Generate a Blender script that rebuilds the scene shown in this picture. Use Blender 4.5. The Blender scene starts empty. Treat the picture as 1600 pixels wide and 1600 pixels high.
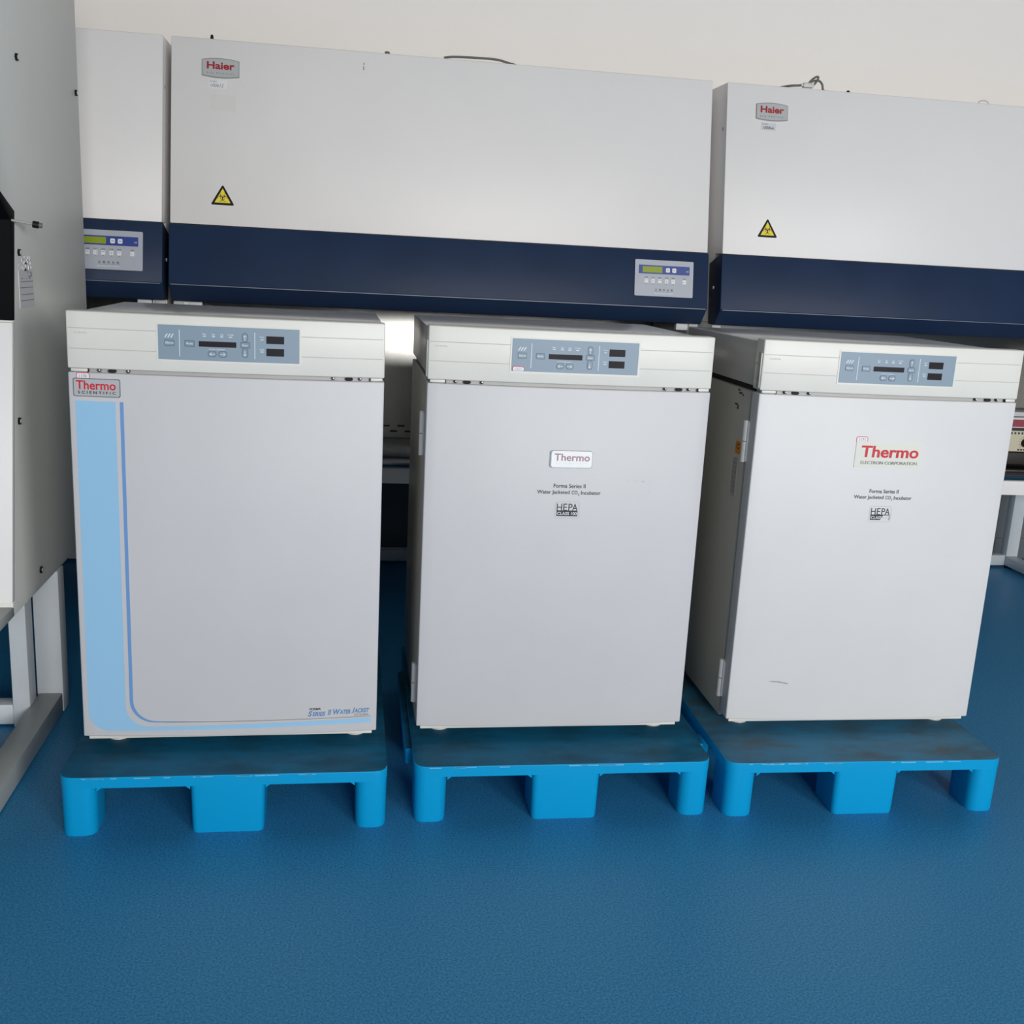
import bpy, bmesh, math, random
from mathutils import Vector, Matrix, Euler
random.seed(7)
C = bpy.context.scene.collection
PI = math.pi

# ------------------------------------------------------------------ camera
CAM_H = 1.2631
cam_d = bpy.data.cameras.new('camera')
cam_d.sensor_fit = 'HORIZONTAL'
cam_d.sensor_width = 36.0
cam_d.lens = 36.0 * 1643.99 / 1600.0
cam_d.clip_start = 0.05
cam = bpy.data.objects.new('camera', cam_d)
C.objects.link(cam)
yaw, pitch, roll = 0.165, 0.2276, 0.0522
# yaw to the right of +Y, pitched down, rolled
cam.matrix_world = (Matrix.Translation((0, 0, CAM_H)) @ Matrix.Rotation(-yaw, 4, 'Z')
                    @ Matrix.Rotation(PI / 2 - pitch, 4, 'X') @ Matrix.Rotation(roll, 4, 'Z'))
bpy.context.scene.camera = cam

# ------------------------------------------------------------------ light
W = bpy.data.worlds.new('world')
bpy.context.scene.world = W
W.use_nodes = True
bg = W.node_tree.nodes['Background']
bg.inputs[0].default_value = (0.80, 0.90, 1.0, 1)
bg.inputs[1].default_value = 0.4

WIN_Y = -5.0
WINDOWS = [(-4.4, -2.2), (0.4, 2.2), (3.0, 5.0)]
WIN_Z = (1.1, 2.8)
WIN_POWER = [40, 250, 262]
for (wx0, wx1), pw in zip(WINDOWS, WIN_POWER):          # daylight coming in through each window opening
    ld = bpy.data.lights.new('window_daylight', 'AREA')
    ld.shape = 'RECTANGLE'
    ld.size = wx1 - wx0 - 0.1
    ld.size_y = WIN_Z[1] - WIN_Z[0] - 0.1
    ld.energy = pw
    ld.color = (1.0, 0.985, 0.965)
    lo = bpy.data.objects.new('window_daylight', ld)
    C.objects.link(lo)
    lo.location = ((wx0 + wx1) / 2, WIN_Y - 0.06, sum(WIN_Z) / 2)
    lo.rotation_euler = (PI / 2, 0, 0)

vs = bpy.context.scene.view_settings
vs.view_transform = 'Standard'
vs.look = 'None'
vs.exposure = 0.0
vs.gamma = 1.0
vs.use_curve_mapping = False


# ------------------------------------------------------------------ materials
def lin(c):
    return tuple(((v / 255) / 12.92 if v / 255 <= 0.04045 else ((v / 255 + 0.055) / 1.055) ** 2.4) for v in c)


def mat(name, rgb, rough=0.5, metal=0.0, spec=0.5, noise=0.0, scale=30.0, bump=0.0, bscale=300.0, rough_var=0.0,
        stretch=None, coat=0.0):
    m = bpy.data.materials.new(name)
    m.use_nodes = True
    nt = m.node_tree
    b = nt.nodes['Principled BSDF']
    b.inputs['Roughness'].default_value = rough
    b.inputs['Metallic'].default_value = metal
    b.inputs['Specular IOR Level'].default_value = spec
    if coat:
        b.inputs['Coat Weight'].default_value = coat
        b.inputs['Coat Roughness'].default_value = 0.08
    col = (*rgb, 1)
    b.inputs['Base Color'].default_value = col
    tc = nt.nodes.new('ShaderNodeTexCoord')
    src = tc.outputs['Object']
    if stretch:
        mp = nt.nodes.new('ShaderNodeMapping')
        mp.inputs['Scale'].default_value = stretch
        nt.links.new(src, mp.inputs['Vector'])
        src = mp.outputs['Vector']
    if noise or rough_var:
        n = nt.nodes.new('ShaderNodeTexNoise')
        n.inputs['Scale'].default_value = scale
        n.inputs['Detail'].default_value = 6
        nt.links.new(src, n.inputs['Vector'])
        if noise:
            r = nt.nodes.new('ShaderNodeValToRGB')
            r.color_ramp.elements[0].position = 0.3
            r.color_ramp.elements[1].position = 0.7
            r.color_ramp.elements[0].color = (*[max(0, v * (1 - noise)) for v in rgb], 1)
            r.color_ramp.elements[1].color = (*[min(1, v * (1 + noise)) for v in rgb], 1)
            nt.links.new(n.outputs['Fac'], r.inputs['Fac'])
            nt.links.new(r.outputs['Color'], b.inputs['Base Color'])
        if rough_var:
            mr = nt.nodes.new('ShaderNodeMapRange')
            mr.inputs['To Min'].default_value = max(0.02, rough - rough_var)
            mr.inputs['To Max'].default_value = min(1, rough + rough_var)
            nt.links.new(n.outputs['Fac'], mr.inputs['Value'])
            nt.links.new(mr.outputs['Result'], b.inputs['Roughness'])
    if bump:
        n2 = nt.nodes.new('ShaderNodeTexNoise')
        n2.inputs['Scale'].default_value = bscale
        n2.inputs['Detail'].default_value = 3
        nt.links.new(src, n2.inputs['Vector'])
        bp = nt.nodes.new('ShaderNodeBump')
        bp.inputs['Strength'].default_value = bump
        bp.inputs['Distance'].default_value = 0.002
        nt.links.new(n2.outputs['Fac'], bp.inputs['Height'])
        nt.links.new(bp.outputs['Normal'], b.inputs['Normal'])
    return m


M = {}
M['door'] = mat('white_enamel', (0.59, 0.585, 0.60), 0.45, noise=0.015, scale=6, bump=0.05, bscale=500)
M['door_pale'] = mat('white_enamel_bright', (0.68, 0.675, 0.675), 0.45, noise=0.015, scale=6, bump=0.05, bscale=500)  # paler enamel tone for the third door
M['header'] = mat('cream_enamel', (0.745, 0.73, 0.675), 0.4, noise=0.02, scale=9, bump=0.04, bscale=500)
M['shell'] = mat('shaded_enamel', (0.42, 0.41, 0.375), 0.35, noise=0.02, scale=7)  # same white enamel, darkened to carry the shade on the flanks
M['top'] = mat('glossy_grey_enamel', (0.48, 0.47, 0.445), 0.2, noise=0.03, scale=5, rough_var=0.05)
M['groove'] = mat('groove_grey', (0.52, 0.52, 0.50), 0.6)
M['gap'] = mat('dark_gap', (0.012, 0.012, 0.012), 0.8)
M['rail'] = mat('zinc_rail', (0.40, 0.39, 0.375), 0.4)
M['black'] = mat('black_plastic', (0.006, 0.008, 0.009), 0.5, spec=0.25)
M['ink'] = mat('dark_ink', (0.035, 0.037, 0.042), 0.6)
M['ink_grey'] = mat('grey_ink', (0.22, 0.22, 0.23), 0.6)
M['ink_faint'] = mat('faint_ink', (0.45, 0.45, 0.43), 0.6)
M['panel'] = mat('blue_grey_membrane', (0.235, 0.315, 0.39), 0.45)
M['button'] = mat('membrane_button', (0.21, 0.285, 0.355), 0.45)
M['button_edge'] = mat('button_outline', lin((72, 90, 110)), 0.5)
M['legend'] = mat('pale_legend', (0.72, 0.78, 0.84), 0.5)
M['legend_warm'] = mat('warm_legend', lin((225, 215, 200)), 0.5)
M['lens'] = mat('display_lens', (0.035, 0.030, 0.034), 0.12)
M['chrome'] = mat('brushed_nameplate', (0.56, 0.56, 0.575), 0.3, metal=0.3)
M['chrome_edge'] = mat('nameplate_rim', (0.32, 0.33, 0.34), 0.25, metal=1.0)
M['glare_plate'] = mat('glare_white_nameplate', (0.95, 0.95, 0.95), 0.25)  # bright reflection on the nameplate painted in as plain white
M['cream_plate'] = mat('ivory_nameplate', (0.74, 0.73, 0.66), 0.35)
M['red'] = mat('red_lettering', lin((205, 30, 45)), 0.45)
M['red_dull'] = mat('dull_red_lettering', lin((165, 120, 128)), 0.45)
M['haier_red'] = mat('deep_red_lettering', lin((165, 25, 40)), 0.45)
M['sky'] = mat('light_blue_stripe', (0.315, 0.57, 0.81), 0.45)
M['mid_blue'] = mat('mid_blue_stripe', (0.15, 0.32, 0.64), 0.45)
M['let_blue'] = mat('blue_lettering', lin((90, 135, 185)), 0.5)
M['badge_rim'] = mat('silver_badge_rim', (0.30, 0.31, 0.31), 0.35)
M['badge_face'] = mat('silver_badge_face', (0.50, 0.51, 0.51), 0.35)
M['sash'] = mat('black_sash', (0.003, 0.004, 0.005), 0.6, spec=0.06)
M['sticker'] = mat('white_sticker', (0.80, 0.80, 0.82), 0.5)
M['sticker_dim'] = mat('pale_sticker', (0.66, 0.67, 0.70), 0.5)
M['ghost'] = mat('sticker_residue', (0.735, 0.73, 0.70), 0.5)
M['pink'] = mat('red_sticker_edge', lin((215, 60, 85)), 0.5)
M['yellow'] = mat('warning_yellow', (0.93, 0.74, 0.035), 0.5)
M['amber'] = mat('amber_sticker', lin((215, 140, 30)), 0.5)
M['hinge'] = mat('satin_hinge', (0.62, 0.62, 0.62), 0.35, metal=0.15)
M['foot'] = mat('nylon_foot', (0.55, 0.55, 0.52), 0.5)
M['cab'] = mat('cabinet_white', (0.84, 0.82, 0.81), 0.42, noise=0.012, scale=4, bump=0.03, bscale=400)
M['cab_side'] = mat('cabinet_side_grey', (0.70, 0.71, 0.68), 0.45, noise=0.02, scale=4)
M['navy'] = mat('navy_enamel', (0.017, 0.034, 0.080), 0.42, spec=0.15, noise=0.08, scale=5, rough_var=0.05)
M['hood_edge'] = mat('pale_navy_edge', (0.16, 0.18, 0.22), 0.4)  # paler line along the lower front edge of the hood
M['steel'] = mat('brushed_steel', (0.30, 0.295, 0.28), 0.2, metal=1.0, noise=0.05, scale=60, stretch=(1, 1, 0.05))
M['steel_rail'] = mat('polished_steel', (0.36, 0.355, 0.35), 0.18, metal=1.0)
M['lcd'] = mat('lcd_green', lin((150, 165, 40)), 0.3)
M['royal'] = mat('royal_blue_strip', lin((42, 68, 148)), 0.4)
M['silver'] = mat('silver_panel', lin((180, 186, 198)), 0.4)
M['key'] = mat('white_key', (0.85, 0.86, 0.90), 0.4)
M['tube'] = mat('white_tube', (0.68, 0.72, 0.75), 0.45, noise=0.03, scale=8)
M['tube_grey'] = mat('grey_tube', (0.42, 0.44, 0.43), 0.45, noise=0.06, scale=8)
M['wall'] = mat('wall_paint', (0.93, 0.89, 0.85), 0.85, noise=0.01, scale=3, bump=0.08, bscale=200)
M['wall_shade'] = mat('lower_wall_shade', (0.16, 0.175, 0.19), 0.6)  # dark tone standing in for shade low on the back wall
M['ceil'] = mat('ceiling_paint', (0.22, 0.22, 0.215), 0.9)
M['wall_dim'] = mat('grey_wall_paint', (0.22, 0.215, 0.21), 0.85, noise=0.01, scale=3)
M['cable'] = mat('grey_cable', (0.14, 0.135, 0.125), 0.5)
M['plug'] = mat('pale_plug', (0.62, 0.61, 0.57), 0.45)
M['cord'] = mat('white_cord', (0.66, 0.64, 0.60), 0.7)
M['instr'] = mat('cream_faceplate', (0.62, 0.57, 0.42), 0.5)
M['instr_dark'] = mat('dark_case', (0.028, 0.026, 0.024), 0.5)
M['maroon'] = mat('maroon_label', lin((150, 60, 75)), 0.5)
M['box'] = mat('pale_box', (0.68, 0.66, 0.66), 0.6)
M['frame'] = mat('window_frame_white', (0.75, 0.75, 0.75), 0.4)


def pallet_mat(name, low, dust_shade, dirt_shade):
    m = mat(name, (0.003, 0.315, 0.63), 0.42, spec=0.14, bump=0.05, bscale=60)
    nt = m.node_tree
    b = nt.nodes['Principled BSDF']
    tc = [n for n in nt.nodes if n.type == 'TEX_COORD'][0]
    geo = nt.nodes.new('ShaderNodeNewGeometry')
    sep = nt.nodes.new('ShaderNodeSeparateXYZ')
    nt.links.new(geo.outputs['Normal'], sep.inputs[0])
    up = nt.nodes.new('ShaderNodeMapRange')           # grime plus painted-in shade, on upward faces only
    up.inputs['From Min'].default_value = 0.7
    up.inputs['From Max'].default_value = 0.95
    nt.links.new(sep.outputs['Z'], up.inputs['Value'])
    mp = nt.nodes.new('ShaderNodeMapping')
    mp.inputs['Scale'].default_value = (2.2, 5.0, 3)
    nt.links.new(tc.outputs['Object'], mp.inputs['Vector'])
    n = nt.nodes.new('ShaderNodeTexNoise')
    n.inputs['Scale'].default_value = 2.6
    n.inputs['Detail'].default_value = 8
    n.inputs['Roughness'].default_value = 0.65
    nt.links.new(mp.outputs['Vector'], n.inputs['Vector'])
    r = nt.nodes.new('ShaderNodeMapRange')
    r.inputs['From Min'].default_value = 0.40
    r.inputs['From Max'].default_value = 0.68
    r.inputs['To Min'].default_value = low
    r.inputs['To Max'].default_value = dust_shade
    nt.links.new(n.outputs['Fac'], r.inputs['Value'])
    mul = nt.nodes.new('ShaderNodeMath')
    mul.operation = 'MULTIPLY'
    nt.links.new(up.outputs['Result'], mul.inputs[0])
    nt.links.new(r.outputs['Result'], mul.inputs[1])
    mx = nt.nodes.new('ShaderNodeMixRGB')
    mx.inputs[1].default_value = (0.003, 0.315, 0.63, 1)
    mx.inputs[2].default_value = dirt_shade
    nt.links.new(mul.outputs[0], mx.inputs[0])
    nt.links.new(mx.outputs[0], b.inputs['Base Color'])
    return m


M['chip'] = mat('worn_blue_plastic', (0.20, 0.50, 0.70), 0.5)
M['pallet'] = pallet_mat('blue_pallet_plastic', 0.72, 0.93, (0.012, 0.045, 0.07, 1))
M['pallet_dusty'] = pallet_mat('blue_pallet_plastic_dusty', 0.60, 0.97, (0.060, 0.085, 0.092, 1))


def floor_mat():
    m = mat('blue_vinyl_floor', (0.035, 0.21, 0.44), 0.38, spec=0.25, bump=0.25, bscale=260)
    nt = m.node_tree
    b = nt.nodes['Principled BSDF']
    tc = [n for n in nt.nodes if n.type == 'TEX_COORD'][0]
    n = nt.nodes.new('ShaderNodeTexNoise')
    n.inputs['Scale'].default_value = 230
    n.inputs['Detail'].default_value = 2
    nt.links.new(tc.outputs['Object'], n.inputs['Vector'])
    r = nt.nodes.new('ShaderNodeValToRGB')
    r.color_ramp.elements[0].position = 0.32
    r.color_ramp.elements[0].color = (0.012, 0.175, 0.375, 1)
    r.color_ramp.elements[1].position = 0.72
    r.color_ramp.elements[1].color = (0.062, 0.33, 0.60, 1)
    nt.links.new(n.outputs['Fac'], r.inputs['Fac'])
    nt.links.new(r.outputs['Color'], b.inputs['Base Color'])
    return m


M['floor'] = floor_mat()


# ------------------------------------------------------------------ mesh helpers
class MB:
    """Collects shapes in one bmesh, then links them as ONE mesh object."""

    def __init__(self):
        self.bm = bmesh.new()

    def box(self, x0, x1, y0, y1, z0, z1, bev=0.0, seg=2, nx=1):
        b = bmesh.new()
        bmesh.ops.create_cube(b, size=1)
        for v in b.verts:
            v.co = Vector((x0 + (v.co.x + .5) * (x1 - x0), y0 + (v.co.y + .5) * (y1 - y0), z0 + (v.co.z + .5) * (z1 - z0)))
        if nx > 1:
            for k in range(1, nx):
                x = x0 + (x1 - x0) * k / nx
                bmesh.ops.bisect_plane(b, geom=b.verts[:] + b.edges[:] + b.faces[:], plane_co=(x, 0, 0), plane_no=(1, 0, 0))
        if bev:
            es = [e for e in b.edges if len(e.link_faces) == 2 and e.calc_face_angle(0) > 0.5]
            bmesh.ops.bevel(b, geom=es, offset=bev, segments=seg, profile=0.5, affect='EDGES')
        self.add(b)
        return self

    def add(self, b, mtx=None):
        if mtx is not None:
            bmesh.ops.transform(b, matrix=mtx, verts=b.verts)
        me = bpy.data.meshes.new('tmp')
        b.to_mesh(me)
        b.free()
        self.bm.from_mesh(me)
        bpy.data.meshes.remove(me)

    def prism(self, pts, a0, a1, axis='X', bev=0.0, seg=2):
        """polygon pts swept along axis: X -> pts are (y,z); Y -> (x,z); Z -> (x,y)"""
        b = bmesh.new()

        def P(p, a):
            return {'X': (a, p[0], p[1]), 'Y': (p[0], a, p[1]), 'Z': (p[0], p[1], a)}[axis]
        v0 = [b.verts.new(P(p, a0)) for p in pts]
        v1 = [b.verts.new(P(p, a1)) for p in pts]
        n = len(pts)
        b.faces.new(v0)
        b.faces.new(v1[::-1])
        for i in range(n):
            b.faces.new((v0[i], v1[i], v1[(i + 1) % n], v0[(i + 1) % n]))
        bmesh.ops.recalc_face_normals(b, faces=b.faces[:])
        if bev:
            es = [e for e in b.edges if e.calc_face_angle(0) > 0.5]
            bmesh.ops.bevel(b, geom=es, offset=bev, segments=seg, profile=0.5, affect='EDGES')
        self.add(b)
        return self

    def rrect(self, x0, x1, z0, z1, r, y0, y1, axis='Y', n=5):
        return self.prism(rr(x0, x1, z0, z1, r, n), y0, y1, axis)

    def cyl(self, p0, p1, r0, r1=None, n=20):
        r1 = r0 if r1 is None else r1
        p0, p1 = Vector(p0), Vector(p1)
        d = p1 - p0
        b = bmesh.new()
        bmesh.ops.create_cone(b, cap_ends=True, segments=n, radius1=r0, radius2=r1, depth=d.length)
        q = Vector((0, 0, 1)).rotation_difference(d.normalized())
        self.add(b, Matrix.Translation((p0 + p1) / 2) @ q.to_matrix().to_4x4())
        return self

    def tube(self, pts, r, n=10, sub=6):
        ps = catmull([Vector(p) for p in pts], sub) if sub > 1 else [Vector(p) for p in pts]
        b = bmesh.new()
        rings = []
        t = (ps[1] - ps[0]).normalized()
        u = t.orthogonal().normalized()
        for i, p in enumerate(ps):
            t2 = (ps[min(i + 1, len(ps) - 1)] - ps[max(i - 1, 0)]).normalized()
            u = (u - t2 * u.dot(t2)).normalized()
            w = t2.cross(u)
            rings.append([b.verts.new(p + (u * math.cos(2 * PI * k / n) + w * math.sin(2 * PI * k / n)) * r) for k in range(n)])
        for a, c in zip(rings, rings[1:]):
            for k in range(n):
                b.faces.new((a[k], a[(k + 1) % n], c[(k + 1) % n], c[k]))
        b.faces.new(rings[0][::-1])
        b.faces.new(rings[-1])
        bmesh.ops.recalc_face_normals(b, faces=b.faces[:])
        for f in b.faces:
            f.smooth = True
        self.add(b)
        return self

    def text(self, s, x0, x1, z0, z1, y, th=0.0004, bold=0.0, shear=0.0, xs=1.0, space=1.0, small_caps=1.0):
        """lettering filling the box x0..x1, z0..z1 in the plane y, facing -Y"""
        cu = bpy.data.curves.new('tmp_text', 'FONT')
        cu.body = s
        cu.size = 1.0
        cu.offset = bold
        cu.shear = shear
        cu.space_character = space
        cu.small_caps_scale = small_caps
        cu.resolution_u = 4
        if small_caps != 1.0:
            for ch in cu.body_format:
                ch.use_small_caps = True
        o = bpy.data.objects.new('tmp_text', cu)
        C.objects.link(o)
        dg = bpy.context.evaluated_depsgraph_get()
        me = bpy.data.meshes.new_from_object(o.evaluated_get(dg))
        bpy.data.objects.remove(o)
        bpy.data.curves.remove(cu)
        b = bmesh.new()
        b.from_mesh(me)
        bpy.data.meshes.remove(me)
        if not b.verts:
            b.free()
            return self
        ax = min(v.co.x for v in b.verts)
        bx = max(v.co.x for v in b.verts)
        ay = min(v.co.y for v in b.verts)
        by = max(v.co.y for v in b.verts)
        for v in b.verts:
            v.co = Vector((x0 + (v.co.x - ax) / (bx - ax) * (x1 - x0), y, z0 + (v.co.y - ay) / max(1e-6, by - ay) * (z1 - z0)))
        if th:
            r = bmesh.ops.extrude_face_region(b, geom=b.faces[:])
            for v in r['geom']:
                if isinstance(v, bmesh.types.BMVert):
                    v.co.y -= th
        bmesh.ops.recalc_face_normals(b, faces=b.faces[:])
        self.add(b)
        return self

    def strip(self, pts, w, y, th=0.0004, closed=False):
        """flat line of width w through (x,z) points, facing -Y"""
        n = len(pts)
        L, R = [], []
        for i in range(n):
            a = Vector(pts[(i - 1) % n] if (closed or i > 0) else pts[i])
            c = Vector(pts[(i + 1) % n] if (closed or i < n - 1) else pts[i])
            t = (c - a).normalized()
            nn = Vector((-t.y, t.x)) * w / 2
            L.append(Vector(pts[i]) + nn)
            R.append(Vector(pts[i]) - nn)
        b = bmesh.new()
        f = [[b.verts.new((p.x, yy, p.y)) for p in S] for yy in (y, y - th) for S in (L, R)]
        for i in range(n if closed else n - 1):
            j = (i + 1) % n
            b.faces.new((f[2][i], f[2][j], f[3][j], f[3][i]))
            b.faces.new((f[0][i], f[1][i], f[1][j], f[0][j]))
            b.faces.new((f[0][i], f[0][j], f[2][j], f[2][i]))
            b.faces.new((f[1][i], f[3][i], f[3][j], f[1][j]))
        bmesh.ops.recalc_face_normals(b, faces=b.faces[:])
        self.add(b)
        return self

    def warp(self, fn):
        for v in self.bm.verts:
            v.co = Vector(fn(v.co))
        return self

    def build(self, name, material, parent=None, smooth=True, world=False):
        if world and parent is not None:
            off = Vector(parent.location)
            for v in self.bm.verts:
                v.co -= off
        me = bpy.data.meshes.new(name)
        self.bm.to_mesh(me)
        self.bm.free()
        me.materials.append(material)
        if smooth:
            for p in me.polygons:
                p.use_smooth = True
            try:
                me.set_sharp_from_angle(angle=math.radians(35))
            except Exception:
                pass
        o = bpy.data.objects.new(name, me)
        C.objects.link(o)
        if parent is not None:
            o.parent = parent
        return o


def catmull(P, sub):
    out = []
    for i in range(len(P) - 1):
        p0, p1, p2, p3 = P[max(i - 1, 0)], P[i], P[i + 1], P[min(i + 2, len(P) - 1)]
        for k in range(sub):
            t = k / sub
            out.append(0.5 * ((2 * p1) + (p2 - p0) * t + (2 * p0 - 5 * p1 + 4 * p2 - p3) * t * t + (3 * p1 - p0 - 3 * p2 + p3) * t ** 3))
    out.append(P[-1])
    return out


def rr(x0, x1, z0, z1, r, n=5):
    pts = []
    for cx, cz, a in ((x1 - r, z1 - r, 0), (x0 + r, z1 - r, 90), (x0 + r, z0 + r, 180), (x1 - r, z0 + r, 270)):
        for k in range(n + 1):
            t = math.radians(a + 90 * k / n)
            pts.append((cx + r * math.cos(t), cz + r * math.sin(t)))
    return pts


def thing(name, label, cat, loc=(0, 0, 0), rotz=0.0, group=None):
    o = bpy.data.objects.new(name, None)
    o.empty_display_size = 0.1
    C.objects.link(o)
    o.location = loc
    o.rotation_euler = (0, 0, rotz)
    tag(o, label, cat, group)
    return o


def tag(o, label, cat, group=None):
    o['label'] = label
    o['category'] = cat
    if group:
        o['group'] = group
    return o


def struct(name, mb, m):
    o = mb.build(name, m, smooth=False)
    o['kind'] = 'structure'
    return o


# ------------------------------------------------------------------ the room
RX0, RX1, RY1, RZ = -7.0, 9.8, 4.56, 3.5
struct('floor', MB().box(RX0 - .2, RX1 + .2, WIN_Y - .2, RY1 + .2, -0.1, 0), M['floor'])
struct('ceiling', MB().box(RX0 - .2, RX1 + .2, WIN_Y - .2, RY1 + .2, RZ, RZ + .1), M['ceil'])
struct('wall_back', MB().box(RX0 - .2, RX1 + .2, RY1, RY1 + .15, 0, RZ), M['wall'])
struct('wall_left', MB().box(RX0 - .15, RX0, WIN_Y, RY1, 0, RZ), M['wall_dim'])
struct('wall_right', MB().box(RX1, RX1 + .15, WIN_Y, RY1, 0, RZ), M['wall_dim'])
wf = MB()
wf.box(RX0 - .2, RX1 + .2, WIN_Y - .2, WIN_Y, 0, WIN_Z[0])
wf.box(RX0 - .2, RX1 + .2, WIN_Y - .2, WIN_Y, WIN_Z[1], RZ)
xs = [RX0 - .2] + [v for w in WINDOWS for v in w] + [RX1 + .2]
for i in range(0, len(xs), 2):
    wf.box(xs[i], xs[i + 1], WIN_Y - .2, WIN_Y, WIN_Z[0], WIN_Z[1])
struct('wall_front', wf, M['wall_dim'])
for i, (a, b) in enumerate(WINDOWS):
    fr = MB()
    for u in (a, b - .05):
        fr.box(u, u + .05, WIN_Y - .05, WIN_Y + .01, WIN_Z[0], WIN_Z[1])
    for v in (WIN_Z[0], WIN_Z[1] - .05):
        fr.box(a, b, WIN_Y - .05, WIN_Y + .01, v, v + .05)
    struct('window_%d' % (i + 1), fr, M['frame'])
struct('shade_band_1', MB().box(RX0, RX1, RY1 - .008, RY1, .1, .62), M['wall_shade'])  # added band that paints the shade behind the stands
struct('baseboard_back', MB().box(RX0, RX1, RY1 - .015, RY1, 0, .1), M['wall_shade'])

# ------------------------------------------------------------------ pallets
PW, PD, PH = 0.709, 0.80, 0.1413


def pallet(x, y, rot, label, m, lugs=False):
    t = thing('plastic_pallet', label, 'pallet', (x, y, 0), rot, 'blue plastic pallets')
    d = MB()
    b = bmesh.new()
    pts = rr(0, PW, 0, PD, 0.028, 6)
    v0 = [b.verts.new((p[0], p[1], 0.1155)) for p in pts]
    v1 = [b.verts.new((p[0], p[1], PH)) for p in pts]
    b.faces.new(v0[::-1])
    top = b.faces.new(v1)
    for i in range(len(pts)):
        j = (i + 1) % len(pts)
        b.faces.new((v0[i], v0[j], v1[j], v1[i]))
    bmesh.ops.bevel(b, geom=[e for e in top.edges], offset=0.0035, segments=3, profile=0.5, affect='EDGES')
    d.add(b)
    # small gussets where the deck meets the feet
    for gx, s in ((0.077, 1), (0.275, -1), (0.438, 1), (0.636, -1)):
        d.prism([(gx, 0.1165), (gx + s * 0.018, 0.1165), (gx, 0.103)], 0.010, 0.014, 'Y')
    d.build('deck', m, t)
    for gx0, gx1, rad in ((0, 0.077, 0.026), (0.275, 0.438, 0.014), (0.636, PW, 0.026)):
        for gy0, gy1 in ((0.001, 0.115), (0.33, 0.47), (0.685, PD - .001)):
            f = MB()
            pts = rr(gx0 + .001, gx1 - .001, gy0, gy1, rad, 6)
            b = bmesh.new()
            cx, cy = (gx0 + gx1) / 2, (gy0 + gy1) / 2
            rings = []
            for z, s in ((0.0, 0.955), (0.004, 0.975), (0.116, 1.0)):
                rings.append([b.verts.new((cx + (p[0] - cx) * s, cy + (p[1] - cy) * s, z)) for p in pts])
            n = len(pts)
            b.faces.new(rings[0][::-1])
            b.faces.new(rings[-1])
            for a, c in zip(rings, rings[1:]):
                for k in range(n):
                    b.faces.new((a[k], a[(k + 1) % n], c[(k + 1) % n], c[k]))
            f.add(b)
            f.build('foot', m, t)
    for k in range(16):                                 # chips knocked off the front edge
        a = random.uniform(.02, PW - .07)
        b = a + random.uniform(.008, .05)
        MB().box(a, b, -.0004, .001, .1372 - random.uniform(0, .001), .1384).build('edge_chip', M['chip'], t)
    if lugs:
        for x0, x1 in ((-0.016, 0.002), (PW - .002, PW + 0.022)):
            MB().box(x0, x1, 0.125, 0.62, 0.085, 0.128, 0.006).build('side_lug', m, t)
    return t


pallet(-0.597, 2.199, -0.0058, 'blue plastic pallet under the incubator with the blue striped door', M['pallet'])
pallet(0.174, 2.211, -0.0108, 'blue plastic pallet under the incubator with the small glare-white nameplate', M['pallet'], True)
pallet(0.919, 2.191, -0.0216, 'dusty blue plastic pallet under the incubator with the ivory nameplate', M['pallet_dusty'])

# ------------------------------------------------------------------ incubators
IW, ID, BULGE = 0.66, 0.60, 0.015


def bul(x):
    return BULGE * max(0.0, 1 - ((x - IW / 2) / (IW / 2)) ** 2)


def onfront(v):
    return (v.x, v.y - bul(v.x), v.z)


def front_slab(z0, z1, depth, r):
    """door or header slab with a gently bowed front"""
    m = MB()
    m.box(0, IW, 0, depth, z0, z1, r, 3, nx=24)
    m.warp(lambda v: (v.x, v.y - bul(v.x) * max(0, 1 - v.y / depth), v.z))
    return m


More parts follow.
